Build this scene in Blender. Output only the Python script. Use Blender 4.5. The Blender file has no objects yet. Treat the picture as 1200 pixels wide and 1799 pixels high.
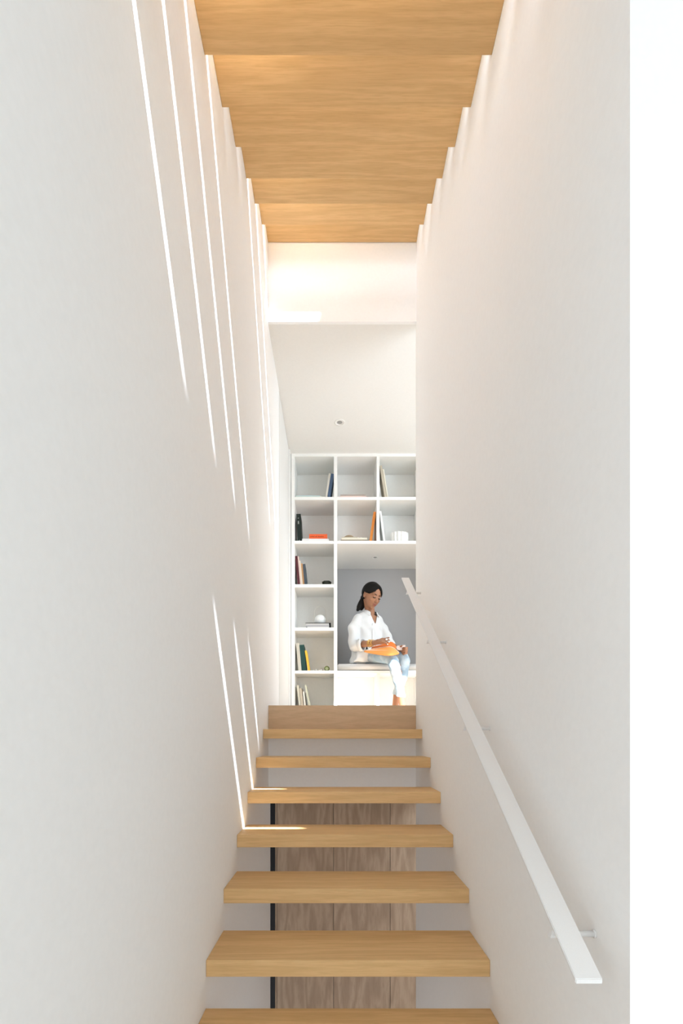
import bpy, bmesh, math, random
from mathutils import Vector, Matrix
random.seed(7)
sc = bpy.context.scene
C = sc.collection
F = 871.0                    # focal length in pixels of the 1200-wide frame
EYE = 1.62                   # eye height above the lower platform
CX, CY = 590.0, 1298.0

# ------------------------------------------------------------------ camera
cam = bpy.data.cameras.new('camera'); co = bpy.data.objects.new('camera', cam); C.objects.link(co)
co.location = (0, 0, EYE); co.rotation_euler = (math.pi/2, 0, 0)
cam.sensor_fit = 'HORIZONTAL'; cam.sensor_width = 36; cam.lens = F/1200*36
cam.shift_x = (600-CX)/1200; cam.shift_y = (CY-899.5)/1200
cam.clip_start = .02
sc.camera = co
# ------------------------------------------------------------------ world, sun, lights, exposure
sc.view_settings.view_transform = 'Standard'; sc.view_settings.look = 'None'
sc.view_settings.gamma = 1; sc.view_settings.use_curve_mapping = False
sc.view_settings.exposure = 0.18
w = bpy.data.worlds.new('world'); sc.world = w; w.use_nodes = True
w.node_tree.nodes['Background'].inputs[0].default_value = (.86, .93, 1.0, 1)
w.node_tree.nodes['Background'].inputs[1].default_value = .65
sd = bpy.data.lights.new('sun', 'SUN'); sd.energy = 26; sd.angle = math.radians(.5); sd.color = (.91, .97, 1.04)
so = bpy.data.objects.new('sun', sd); C.objects.link(so)
so.rotation_euler = Vector((-1, 3.8/1.58, -3.8)).to_track_quat('-Z', 'Y').to_euler()

def area(name, loc, direction, sx, sy, power, col=(1, 1, 1)):
    l = bpy.data.lights.new(name, 'AREA'); l.shape = 'RECTANGLE'; l.size = sx; l.size_y = sy
    l.energy = power; l.color = col
    o = bpy.data.objects.new(name, l); C.objects.link(o); o.location = loc
    o.rotation_euler = Vector(direction).to_track_quat('-Z', 'Y').to_euler(); return o
COOL = (.82, .965, 1.10); NEUT = (.92, .965, .995)
area('upper_skylight_daylight', (.25, -.7, EYE+5.9), (0, .3, -1), 1.6, 4.2, 110, COOL)
area('platform_rear_fill', (.1, -4.0, EYE+.2), (0, 1, 0.04), 5.8, 2.8, 69, NEUT)  # added fill lamp behind the camera; no window is modelled there
area('platform_left_fill', (-2.95, -1.3, EYE+.3), (1, .35, 0), 2.4, 2.4, 40, NEUT)  # added lamp from the left, lifts the right stair wall
area('platform_right_fill', (2.95, -1.3, EYE+.3), (-1, .35, 0), 2.4, 2.4, 12, NEUT)  # lamp put in on the right to lift the near left wall
area('upper_side_fill', (3.4, .6, EYE+5.2), (-1, .15, -.8), 2.0, 3.0, 300, COOL)  # invented overhead lamp, brightens the left wall through the upper treads
area('hall_fill', (2.7, 2.3, EYE+1.5), (-1, .95, 0), 1.8, 2.2, 58, (.86, .98, 1.08))  # added fill for bookcase and niche, standing in for daylight from the right
area('hall_side_fill', (3.7, 4.1, EYE+1.6), (-1, -.35, 0), 1.3, 2.0, 17, (.90, .98, 1.04))  # extra lamp put in to brighten the far end of the left wall
area('lower_hall_fill', (0.05, 1.4, EYE-2.7), (0, 1, .35), .9, .9, 7, (.95, .97, 1))  # added fill under the stairs for the panels and lower walls

sc.cycles.use_denoising = True
sc.cycles.max_bounces = 14; sc.cycles.diffuse_bounces = 8
sc.cycles.sample_clamp_indirect = 6

# ------------------------------------------------------------------ helpers
def Z(h): return EYE + h
def P(px, py, d): return Vector(((px-CX)*d/F, d, EYE+(CY-py)*d/F))
def link(name, me, parent=None):
    o = bpy.data.objects.new(name, me); C.objects.link(o)
    if parent: o.parent = parent
    return o
def tag(o, label=None, cat=None, group=None, kind=None):
    if label: o['label'] = label
    if cat: o['category'] = cat
    if group: o['group'] = group
    if kind: o['kind'] = kind
    return o
def empty(name, loc, label=None, cat=None, group=None, rot=(0, 0, 0)):
    o = bpy.data.objects.new(name, None); C.objects.link(o); o.location = loc; o.rotation_euler = rot
    return tag(o, label, cat, group)
def fin(bm, name, mat, parent=None, smooth=False):
    bmesh.ops.recalc_face_normals(bm, faces=bm.faces[:])
    me = bpy.data.meshes.new(name); bm.to_mesh(me); bm.free()
    me.materials.append(mat)
    if smooth:
        for p in me.polygons: p.use_smooth = True
    return hang(link(name, me), parent)
def wm(o):
    m = Matrix.Translation(o.location) @ o.rotation_euler.to_matrix().to_4x4()
    return wm(o.parent) @ m if o.parent else m
def hang(o, parent):
    # geometry is given in world space: bake it into the parent's local space
    if parent:
        o.data.transform(wm(parent).inverted()); o.parent = parent
    return o
def sub(o, part):
    return hang(o, part)
def box(bm, x0, x1, y0, y1, z0, z1, bev=0):
    vs = [bm.verts.new(v) for v in ((x0,y0,z0),(x1,y0,z0),(x1,y1,z0),(x0,y1,z0),(x0,y0,z1),(x1,y0,z1),(x1,y1,z1),(x0,y1,z1))]
    fs = [bm.faces.new([vs[i] for i in f]) for f in ((3,2,1,0),(4,5,6,7),(0,1,5,4),(1,2,6,5),(2,3,7,6),(3,0,4,7))]
    if bev:
        es = {e for f in fs for e in f.edges}
        bmesh.ops.bevel(bm, geom=list(es), offset=bev, segments=2, affect='EDGES', profile=.5)
def boxo(name, mat, x0, x1, y0, y1, z0, z1, parent=None, bev=0):
    bm = bmesh.new(); box(bm, x0, x1, y0, y1, z0, z1, bev)
    return fin(bm, name, mat, parent)
def struct(name, mat, *b, bev=0): return tag(boxo(name, mat, *b, bev=bev), kind='structure')
def cyl(bm, p0, p1, r0, r1=None, n=20, caps=True):
    r1 = r0 if r1 is None else r1
    p0, p1 = Vector(p0), Vector(p1); ax = (p1-p0).normalized()
    u = ax.orthogonal().normalized(); v = ax.cross(u)
    a = [bm.verts.new(p0+(u*math.cos(t)+v*math.sin(t))*r0) for t in [2*math.pi*i/n for i in range(n)]]
    b = [bm.verts.new(p1+(u*math.cos(t)+v*math.sin(t))*r1) for t in [2*math.pi*i/n for i in range(n)]]
    for i in range(n): bm.faces.new((a[i], a[(i+1) % n], b[(i+1) % n], b[i]))
    if caps: bm.faces.new(a[::-1]); bm.faces.new(b)
def lathe(bm, c, prof, n=32):
    c = Vector(c); rings = []
    for r, z in prof:
        rings.append([bm.verts.new(c+Vector((r*math.cos(2*math.pi*i/n), r*math.sin(2*math.pi*i/n), z))) for i in range(n)] if r > 1e-5 else [bm.verts.new(c+Vector((0,0,z)))])
    for a, b in zip(rings, rings[1:]):
        for i in range(n):
            j = (i+1) % n
            if len(a) == 1 and len(b) == 1: continue
            if len(a) == 1: bm.faces.new((a[0], b[i], b[j]))
            elif len(b) == 1: bm.faces.new((a[i], a[j], b[0]))
            else: bm.faces.new((a[i], a[j], b[j], b[i]))
def ball(bm, c, R, M=None, seg=20, ring=14):
    m = Matrix.Translation(Vector(c)) @ (M.to_4x4() if M else Matrix.Identity(4)) @ Matrix.Diagonal(Vector((*(R if hasattr(R, '__len__') else (R, R, R)), 1)))
    top = bm.verts.new(m @ Vector((0, 0, 1))); bot = bm.verts.new(m @ Vector((0, 0, -1))); rr = []
    for j in range(1, ring):
        t = math.pi*j/ring; st, ct = math.sin(t), math.cos(t)
        rr.append([bm.verts.new(m @ Vector((st*math.cos(2*math.pi*i/seg), st*math.sin(2*math.pi*i/seg), ct))) for i in range(seg)])
    for i in range(seg):
        k = (i+1) % seg
        bm.faces.new((top, rr[0][i], rr[0][k])); bm.faces.new((rr[-1][k], rr[-1][i], bot))
        for a, b in zip(rr, rr[1:]): bm.faces.new((a[i], b[i], b[k], a[k]))
def limb(bm, pts):
    """tapering limb through (point, radius) joints"""
    for (a, ra), (b, rb) in zip(pts, pts[1:]):
        cyl(bm, a, b, ra, rb, 24)
    for p, r in pts: ball(bm, p, r*.995)
def loft(bm, rings, n=32, caps=True):
    """rings: (centre, u*radius, v*radius)"""
    vs = [[bm.verts.new(Vector(c)+Vector(u)*math.cos(2*math.pi*i/n)+Vector(v)*math.sin(2*math.pi*i/n)) for i in range(n)] for c, u, v in rings]
    for a, b in zip(vs, vs[1:]):
        for i in range(n): bm.faces.new((a[i], a[(i+1) % n], b[(i+1) % n], b[i]))
    if caps: bm.faces.new(vs[0][::-1]); bm.faces.new(vs[-1])
def melt(bm, voxel, smooth=6, factor=.5):
    """fuse overlapping volumes into one continuous skin; returns a mesh"""
    bmesh.ops.recalc_face_normals(bm, faces=bm.faces[:])
    me = bpy.data.meshes.new('tmp'); bm.to_mesh(me); bm.free()
    o = link('tmp', me)
    r = o.modifiers.new('r', 'REMESH'); r.mode = 'VOXEL'; r.voxel_size = voxel; r.use_smooth_shade = True
    s = o.modifiers.new('s', 'SMOOTH'); s.factor = factor; s.iterations = smooth
    dg = bpy.context.evaluated_depsgraph_get()
    out = bpy.data.meshes.new_from_object(o.evaluated_get(dg))
    bpy.data.objects.remove(o); bpy.data.meshes.remove(me)
    for p in out.polygons: p.use_smooth = True
    return out

# ------------------------------------------------------------------ materials
def mat(name, col, rough=.6, bump=0, bscale=200, spec=.3, metal=0):
    m = bpy.data.materials.new(name); m.use_nodes = True; nt = m.node_tree; b = nt.nodes['Principled BSDF']
    b.inputs['Base Color'].default_value = (*col, 1); b.inputs['Roughness'].default_value = rough
    b.inputs['Specular IOR Level'].default_value = spec; b.inputs['Metallic'].default_value = metal
    tc = nt.nodes.new('ShaderNodeTexCoord'); no = nt.nodes.new('ShaderNodeTexNoise')
    no.inputs['Scale'].default_value = bscale; nt.links.new(tc.outputs['Object'], no.inputs['Vector'])
    mx = nt.nodes.new('ShaderNodeMixRGB'); mx.inputs[1].default_value = (*[c*.97 for c in col], 1); mx.inputs[2].default_value = (*[min(1, c*1.02) for c in col], 1)
    nt.links.new(no.outputs['Fac'], mx.inputs[0]); nt.links.new(mx.outputs[0], b.inputs['Base Color'])
    if bump:
        bp = nt.nodes.new('ShaderNodeBump'); bp.inputs['Strength'].default_value = bump; bp.inputs['Distance'].default_value = .002
        nt.links.new(no.outputs['Fac'], bp.inputs['Height']); nt.links.new(bp.outputs[0], b.inputs['Normal'])
    return m
def wood(name, c1, c2, c3, stretch, rings=9, rough=.5, cath=.35):
    """wood grain running along the axis with the small stretch value"""
    m = bpy.data.materials.new(name); m.use_nodes = True; nt = m.node_tree; N = nt.nodes.new; L = nt.links.new
    b = nt.nodes['Principled BSDF']; b.inputs['Roughness'].default_value = rough; b.inputs['Specular IOR Level'].default_value = .25
    tc = N('ShaderNodeTexCoord'); oi = N('ShaderNodeObjectInfo')
    ml = N('ShaderNodeVectorMath'); ml.operation = 'SCALE'; ml.inputs[0].default_value = (13, 17, 11); L(oi.outputs['Random'], ml.inputs['Scale'])
    ad = N('ShaderNodeVectorMath'); ad.operation = 'ADD'; L(tc.outputs['Object'], ad.inputs[0]); L(ml.outputs[0], ad.inputs[1])
    mp = N('ShaderNodeMapping'); mp.inputs['Scale'].default_value = stretch; L(ad.outputs[0], mp.inputs[0])
    n1 = N('ShaderNodeTexNoise'); n1.inputs['Scale'].default_value = 1.3; n1.inputs['Detail'].default_value = 2; L(mp.outputs[0], n1.inputs['Vector'])
    # growth rings: sine of a slowly varying field
    k = N('ShaderNodeMath'); k.operation = 'MULTIPLY'; k.inputs[1].default_value = rings*6.28; L(n1.outputs['Fac'], k.inputs[0])
    si = N('ShaderNodeMath'); si.operation = 'SINE'; L(k.outputs[0], si.inputs[0])
    r = N('ShaderNodeMapRange'); r.inputs['From Min'].default_value = -1; r.inputs['From Max'].default_value = 1; L(si.outputs[0], r.inputs[0])
    n2 = N('ShaderNodeTexNoise'); n2.inputs['Scale'].default_value = 18; n2.inputs['Detail'].default_value = 6; L(mp.outputs[0], n2.inputs['Vector'])
    n3 = N('ShaderNodeTexNoise'); n3.inputs['Scale'].default_value = .6; n3.inputs['Detail'].default_value = 1; L(mp.outputs[0], n3.inputs['Vector'])
    m1 = N('ShaderNodeMixRGB'); m1.inputs[1].default_value = (*c1, 1); m1.inputs[2].default_value = (*c2, 1); L(n3.outputs['Fac'], m1.inputs[0])
    f = N('ShaderNodeMath'); f.operation = 'MULTIPLY'; f.inputs[1].default_value = cath; L(r.outputs[0], f.inputs[0])
    m2 = N('ShaderNodeMixRGB'); m2.inputs[2].default_value = (*c3, 1); L(m1.outputs[0], m2.inputs[1]); L(f.outputs[0], m2.inputs[0])
    g = N('ShaderNodeMapRange'); g.inputs['From Min'].default_value = .45; g.inputs['From Max'].default_value = .75; g.inputs['To Max'].default_value = .45; L(n2.outputs['Fac'], g.inputs[0])
    m3 = N('ShaderNodeMixRGB'); m3.inputs[2].default_value = (*c3, 1); L(m2.outputs[0], m3.inputs[1]); L(g.outputs[0], m3.inputs[0])
    hs = N('ShaderNodeHueSaturation'); vr = N('ShaderNodeMapRange'); vr.inputs['To Min'].default_value = .94; vr.inputs['To Max'].default_value = 1.06
    L(oi.outputs['Random'], vr.inputs[0]); L(vr.outputs[0], hs.inputs['Value']); L(m3.outputs[0], hs.inputs['Color']); L(hs.outputs[0], b.inputs['Base Color'])
    bp = N('ShaderNodeBump'); bp.inputs['Strength'].default_value = .12; bp.inputs['Distance'].default_value = .001; L(n2.outputs['Fac'], bp.inputs['Height']); L(bp.outputs[0], b.inputs['Normal'])
    return m
M = {}
M['wall'] = mat('white_plaster', (.888, .893, .896), .8, .02, 60, .1)
M['ceil'] = mat('ceiling_paint', (.78, .775, .755), .85, .03, 60, .1)
M['join'] = mat('white_lacquer', (.82, .815, .79), .45, 0, 60, .3)
M['door'] = mat('door_paint', (.74, .735, .715), .55, 0, 60, .3)
M['rail'] = mat('white_powder_coat', (.80, .80, .80), .4, .02, 400, .4)
M['oak'] = wood('oiled_oak', (.665, .435, .205), (.76, .52, .265), (.50, .305, .125), (.8, 14, 14), 5)
M['oakpale'] = wood('oak_fascia', (.57, .41, .265), (.64, .47, .315), (.47, .33, .20), (1.0, 9, 9), 5)
M['panel'] = wood('grey_oak_veneer', (.46, .335, .235), (.54, .405, .295), (.30, .205, .14), (4.5, 4.5, .75), 8, .55, .55)
M['black'] = mat('plain_black', (.012, .012, .014), .4)
M['felt'] = mat('grey_felt', (.385, .378, .375), .95, .5, 260, .05)
M['cushion'] = mat('pale_grey_wool', (.70, .69, .67), .95, .4, 300, .05)
M['skin'] = mat('brown_skin', (.33, .16, .09), .5, .05, 300, .3)
M['lip'] = mat('lips', (.24, .075, .06), .4)
M['hair'] = mat('black_hair', (.006, .005, .004), .6, .5, 180, .15)
M['shirt'] = mat('white_linen', (.66, .66, .655), .85, .2, 180, .1)
M['nail'] = mat('white_nail', (.9, .88, .86), .2, 0, 50, .5)
M['gold'] = mat('gold', (.85, .55, .15), .25, 0, 50, .5, 1)
M['page'] = mat('paper', (.78, .75, .68), .8)
M['bulb'] = mat('lamp_lens', (.32, .32, .31), .3)
def denim():
    m = mat('pale_denim', (.33, .45, .55), .85, .5, 420, .1); nt = m.node_tree; N = nt.nodes.new
    tc = N('ShaderNodeTexCoord'); n = N('ShaderNodeTexNoise'); n.inputs['Scale'].default_value = 9; n.inputs['Detail'].default_value = 4
    r = N('ShaderNodeValToRGB'); r.color_ramp.elements[0].position = .38; r.color_ramp.elements[0].color = (.26, .35, .43, 1)
    r.color_ramp.elements[1].position = .66; r.color_ramp.elements[1].color = (.54, .61, .65, 1)
    nt.links.new(tc.outputs['Object'], n.inputs['Vector']); nt.links.new(n.outputs['Fac'], r.inputs[0]); nt.links.new(r.outputs[0], nt.nodes['Principled BSDF'].inputs['Base Color'])
    return m
M['denim'] = denim()
_cm = {}
def colm(name, c, rough=.6):
    if name not in _cm: _cm[name] = mat(name, c, rough, 0, 40)
    return _cm[name]

# ------------------------------------------------------------------ the room shell
WL, WR = -.457, .543        # stair walls
LAND, DL = .228, 3.363      # landing floor above the eye, and the distance of its edge
DS = 4.882                  # front of the bookcase
HC = 2.808                  # hall ceiling above the eye
HR = 6.15                   # roof above the eye
bm = bmesh.new(); box(bm, WL-.2, WL, .15, 3.99, Z(-.2), Z(HR)); box(bm, WL-.2, WL, .15, 3.46, Z(-3.9), Z(-.2)); box(bm, WL-.2, WL, -4.2, .15, Z(1.96), Z(HR))
tag(fin(bm, 'wall_left', M['wall']), kind='structure')
struct('wall_right', M['wall'], WR, WR+.07, .915, DL, Z(-3.9), Z(3.45))
struct('wall_front', M['wall'], WR+.07, 4.2, .915, 1.015, Z(-1.62), Z(3.45))
struct('wall_side_east', M['wall'], 4.0, 4.2, -4.2, 6.2, Z(-3.9), Z(1.0-1.6))
struct('wall_side_left', M['wall'], -3.2, -3.0, -4.2, .3, Z(-1.62), Z(1.72))
struct('wall_front_left', M['wall'], -3.0, WL-.2, .15, .3, Z(-1.62), Z(1.72))
struct('wall_side_right', M['wall'], 3.0, 3.2, -4.2, .915, Z(-1.62), Z(3.45))
struct('wall_back_sun_block', M['wall'], -3.2, 3.2, -4.35, -4.2, Z(-1.82), Z(1.95))  # added out of view to keep sun off the platform floor
struct('wall_hall_back', M['wall'], 1.29, 4.2, DS+.02, DS+.2, Z(-.1), Z(HR))
struct('wall_header', M['wall'], WL, WR+.1, 3.337, 3.36, Z(HC), Z(3.56))
struct('wall_upper_back', M['wall'], WL-.2, 1.3, 5.7, 5.9, Z(-3.9), Z(HR))
struct('wall_landing_edge', M['wall'], WL, WR+.1, DL, DL+.12, Z(-.43), Z(.019))
# hall ceiling; invented opening placed to throw sun on the bench and floor
bm = bmesh.new()
box(bm, WL-.2, WR+.071, 3.36, 5.9, Z(HC), Z(HC)+.3)
box(bm, WR+.071, 1.7, 3.37, 5.9, Z(HC), Z(HC)+.05)
box(bm, WR+.071, 1.7, 1.015, 2.3, Z(HC), Z(HC)+.05)
box(bm, 1.7, 4.2, 1.015, 5.9, Z(HC), Z(HC)+.05)
tag(fin(bm, 'ceiling', M['ceil']), kind='structure')
struct('ceiling_lower_hall', M['ceil'], WL, WR+.1, DL+.12, 4.6, Z(-.43), Z(-.38))
# landing floor: oak boards
struct('floor', M['oakpale'], WL, 4.0, DL+.001, 5.7, Z(.05), Z(LAND)-.016)
fl = bpy.data.objects['floor']
for i in range(9):
    boxo('floorboard', M['oakpale'], WL, 1.9, DL+.031+i*.166, DL+.031+i*.166+.164, Z(LAND)-.016, Z(LAND), fl, .001)
struct('floor_platform', M['ceil'], -3.2, 4.0, -4.2, .66, Z(-1.82), Z(-1.62))
struct('ceiling_platform_left', M['ceil'], -3.2, WL, -4.2, .3, Z(1.72), Z(1.95))
struct('floor_lower_hall', M['oakpale'], WL-.2, 4.0, .0, 4.7, Z(-3.95), Z(-3.85))
struct('floor_upper_platform', M['ceil'], WL, 3.0, -4.2, .921, Z(1.72), Z(1.955))
# unseen roof mask; openings shaped to set where the sun stripes end
def roof():
    xs = (-.1, .813); bm = bmesh.new(); t = .06; z0 = Z(HR)
    def b(x0, x1, y0, y1): box(bm, x0, x1, y0, y1, z0, z0+t)
    b(-1, 4.2, -5, -2.17); b(-1, 4.2, 1.5, 6.2)
    b(-1, -.1, -2.17, 1.5); b(2.7, 4.2, -2.17, 1.5); b(-.1, 2.7, -2.17, -1.95)
    b(.880, 1.046, -1.95, -.42)                    # strip placed to break the stripes partway down the wall
    b(-.1, 1.046, -.42, .32)                       # roof beam
    b(.767, 1.40, .32, 1.5); b(1.046, 1.40, -.85, .32); b(1.40, 2.7, -.85, -.45); b(1.40, 2.7, 1.35, 1.5)
    # slanted edge shaped to shorten the lower stripes
    pts = [(1.046, -.80), (1.148, -.969), (1.393, -1.338), (1.556, -1.708), (1.66, -1.95), (2.7, -1.95), (2.7, -.85), (1.046, -.79)]
    lo = [bm.verts.new((x, y, z0)) for x, y in pts]; hi = [bm.verts.new((x, y, z0+t)) for x, y in pts]
    bm.faces.new(lo); bm.faces.new(hi)
    for i in range(len(pts)): bm.faces.new((lo[i], lo[(i+1) % 8], hi[(i+1) % 8], hi[i]))
    return tag(fin(bm, 'roof_sun_mask', M['ceil']), kind='structure')
roof()
# flush door in the left wall beyond the stair
struct('wall_left_beyond', M['wall'], WL-.2, WL-.012, 3.99, 5.7, Z(-.43), Z(HC))
d1 = struct('door_1', M['door'], WL-.012, WL+.001, 3.998, 4.80, Z(LAND)+.006, Z(HC)-.006)
struct('trim_1', M['join'], WL-.012, WL+.014, 4.806, 4.88, Z(LAND), Z(HC)-.001)

# ------------------------------------------------------------------ oak panel wall of the lower hall
pw = empty('panelled_wall', (0, 3.6, Z(-3.85)), 'tall grey-brown oak veneer panel wall seen through the open risers', 'wall panelling')
for i in range(4):
    x0 = -.428+i*.4115
    boxo('panel', M['panel'], x0+.0015, x0+.4100, 3.60, 3.622, Z(-3.85), Z(-.435), pw, .001)
o = boxo('backing', M['black'], -.44, 1.25, 3.624, 3.64, Z(-3.85), Z(-.435), pw)
boxo('edge_strip', M['panel'], -.440, -.4285, 3.598, 3.622, Z(-3.85), Z(-.435), pw)
bf = boxo('dark_gap_strip', M['black'], -.479, -.4405, 3.59, 3.66, Z(-3.85), Z(-.435))  # black strip painted in for the dark gap beside the panels
tag(bf, 'narrow black strip standing in for the dark gap beside the oak panel wall', 'dark gap')
struct('wall_lower_return', M['wall'], WL-.2, WL-.023, 3.99, 4.0, Z(-3.9), Z(-.43))

# ------------------------------------------------------------------ stairs
st = empty('floating_staircase', (0, .66, Z(-1.62)), 'lower flight of thick cantilevered oak treads with open risers', 'staircase')
for k in range(-2, 8):
    d0 = 1.743+(k-2)*.2736; top = Z(-.7785+(k-2)*.1678)
    boxo('tread', M['oak'], WL+.0005, WR-.0005, d0, d0+(.272 if k < 7 else .25), top-.0585, top, st, .0015)
boxo('top_riser', M['oakpale'], WL+.0005, WR-.0005, DL-.002, DL+.03, Z(.02), Z(LAND)-.001, st, .001)['label'] = 'paler oak fascia board under the landing edge'
su = empty('floating_staircase', (0, .92, Z(1.9)), 'upper flight of oak treads overhead seen from below', 'staircase')
for k in range(1, 10):
    far = .921+.268*k; bot = Z(1.898+.160*k)
    boxo('tread', M['oak'], WL+.0005, WR-.0005, far-.268-.024, far, bot, bot+.0585, su, .0015)

# ------------------------------------------------------------------ handrail
hr = empty('handrail', (.465, .91, Z(-.441)), 'slim flat white metal handrail on the stair wall', 'handrail')
def railz(d): return Z(-1.015+.631*d)
def railbar():
    bm = bmesh.new(); x0, x1 = .44, .49; t = .010
    a = [(.91, railz(.91)), (3.32, railz(3.32))]
    vs = []
    for d, z in a:
        for x, zz in ((x0, z-t), (x1, z-t), (x1, z), (x0, z)): vs.append(bm.verts.new((x, d, zz)))
    for f in ((0,1,2,3), (7,6,5,4), (0,4,5,1), (1,5,6,2), (2,6,7,3), (3,7,4,0)): bm.faces.new([vs[i] for i in f])
    bmesh.ops.bevel(bm, geom=bm.edges[:], offset=.0015, segments=2, affect='EDGES')
    return fin(bm, 'rail', M['rail'], hr)
railbar()
for d in (1.04, 1.745, 2.443, 3.16):
    z = railz(d)-.05
    bm = bmesh.new(); cyl(bm, (.452, d, z), (WR, d, z), .0065, n=16)
    br = fin(bm, 'bracket', M['rail'], hr, True)
    bm = bmesh.new(); pr = [bm.verts.new((x, y, z+h)) for y in (d-.006, d+.006) for x, h in ((.447, -.007), (.470, -.007), (.453, .013))]
    for q in ((0, 1, 2), (5, 4, 3), (0, 3, 4, 1), (1, 4, 5, 2), (2, 5, 3, 0)): bm.faces.new([pr[i] for i in q])
    box(bm, .458, .466, d-.004, d+.004, z+.004, z+.0402)
    sub(fin(bm, 'flange', M['rail']), br)
    bm = bmesh.new(); cyl(bm, (WR-.003, d, z), (WR, d, z), .009, n=20)
    sub(fin(bm, 'wall_plate', M['rail'], smooth=True), br)

# ------------------------------------------------------------------ built-in bookcase with a reading niche
SS = F/DS
def sx(px): return (px-CX)/SS
def sz(py): return Z((CY-py)/SS)
bc = empty('built_in_bookcase', (0, DS, Z(LAND)), 'white built-in bookcase wall with open cubbies around a reading niche', 'bookcase')
DB = DS+.35; DN = DS+.737
ux = [(511.5, 517.6), (586.5, 592.5), (661.6, 666.8), (737, 742.4), (812, 818)]
ux = [(sx(a), sx(b)) for a, b in ux]
rows = [(795.4, 802), (873, 878.3), (950, 955.4), (1026.4, 1032), (1102.4, 1108), (1178, 1183.3)]
def shelf(name, x0, x1, y1, a, b): boxo(name, M['join'], x0, x1, DS, y1, sz(b), sz(a), bc, .001)
boxo('side_panel', M['join'], ux[0][0], ux[0][1], DS, DB, Z(LAND), sz(802), bc, .001)
boxo('divider', M['join'], ux[1][0], ux[1][1], DS, DN, Z(LAND), sz(802), bc, .001)
boxo('divider', M['join'], ux[2][0], ux[2][1], DS+.0002, DB, sz(950), sz(802), bc, .001)
boxo('divider', M['join'], ux[3][0], ux[3][1], DS+.0002, DB, sz(950), sz(802), bc, .001)
boxo('side_panel', M['join'], ux[4][0], ux[4][1], DS, DN, Z(LAND), sz(802), bc, .001)
shelf('top_board', ux[0][0], ux[4][1], DB, *rows[0])
shelf('shelf', ux[0][1], ux[1][0], DB, *rows[1])
shelf('shelf', ux[1][1], ux[2][0], DB, *rows[1])
shelf('shelf', ux[2][1], ux[3][0], DB, *rows[1]); shelf('shelf', ux[3][1], ux[4][0], DB, *rows[1])
shelf('niche_top', ux[1][1], ux[4][0], DN, *rows[2])
for r in rows[2:]: shelf('shelf', ux[0][1], ux[1][0], DB, *r)
shelf('bench_top', ux[1][1], ux[4][0], DN, *rows[5])
boxo('plinth', M['join'], ux[0][1], ux[4][0], DS+.002, DB, Z(LAND)+.001, Z(LAND)+.028, bc)
for i in (2, 3): boxo('bench_divider', M['join'], ux[i][0], ux[i][1], DS+.0003, DB, Z(LAND)+.028, sz(1183.3), bc, .001)
boxo('back_panel', M['join'], ux[0][1], ux[1][0], DB-.008, DB, Z(LAND), sz(802), bc)
boxo('back_panel', M['join'], ux[1][1], ux[4][0], DB-.008, DB, sz(950), sz(802), bc)
boxo('back_panel', M['join'], ux[1][1], ux[4][0], DB-.008, DB, Z(LAND), sz(1183.3), bc)
boxo('niche_back', M['felt'], ux[1][1], ux[4][0], DN-.015, DN, sz(1178), sz(955.4), bc)['label'] = 'grey felt lining of the reading niche'

# seat cushions
cz = sz(1178)
def cushion(x0, x1, label):
    bm = bmesh.new(); box(bm, x0, x1, DS+.012, DN-.03, cz, cz+.068)
    bmesh.ops.bevel(bm, geom=bm.edges[:], offset=.009, segments=3, affect='EDGES')
    o = fin(bm, 'seat_cushion', M['cushion'], smooth=True); tag(o, label, 'cushion', 'bench cushions in the niche')
    bm = bmesh.new(); n = 0
    for z in (cz+.010, cz+.058):
        ring = [(x0+.004, DS+.016), (x1-.004, DS+.016), (x1-.004, DN-.034), (x0+.004, DN-.034)]
        for a, b in zip(ring, ring[1:]+ring[:1]): cyl(bm, (*a, z), (*b, z), .003, n=8)
    fin(bm, 'piping', M['cushion'], o, True)
cushion(ux[1][1]+.004, .655, 'pale grey bench cushion the woman sits on')
cushion(.659, ux[4][0]-.004, 'pale grey bench cushion beyond her knees by the wall end')

# downlights
def downlight(x, y, z, r, label):
    o = empty('downlight', (x, y, z), label, 'light', 'recessed ceiling downlights')
    bm = bmesh.new(); lathe(bm, (x, y, z), [(r*.72, .02), (r*.72, -.001), (r*.78, -.004), (r, -.003), (r, 0)]); fin(bm, 'trim_ring', M['join'], o, True)
    bm = bmesh.new(); lathe(bm, (x, y, z), [(0, -.0005), (r*.45, -.0015), (r*.5, .0), (r*.72, .002)]); fin(bm, 'lamp', M['bulb'], o, True)
downlight(.035, 4.40, Z(HC), .047, 'round white downlight in the hall ceiling')
downlight(.416, 5.25, sz(955.4), .036, 'small downlight in the ceiling of the reading niche')

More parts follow.
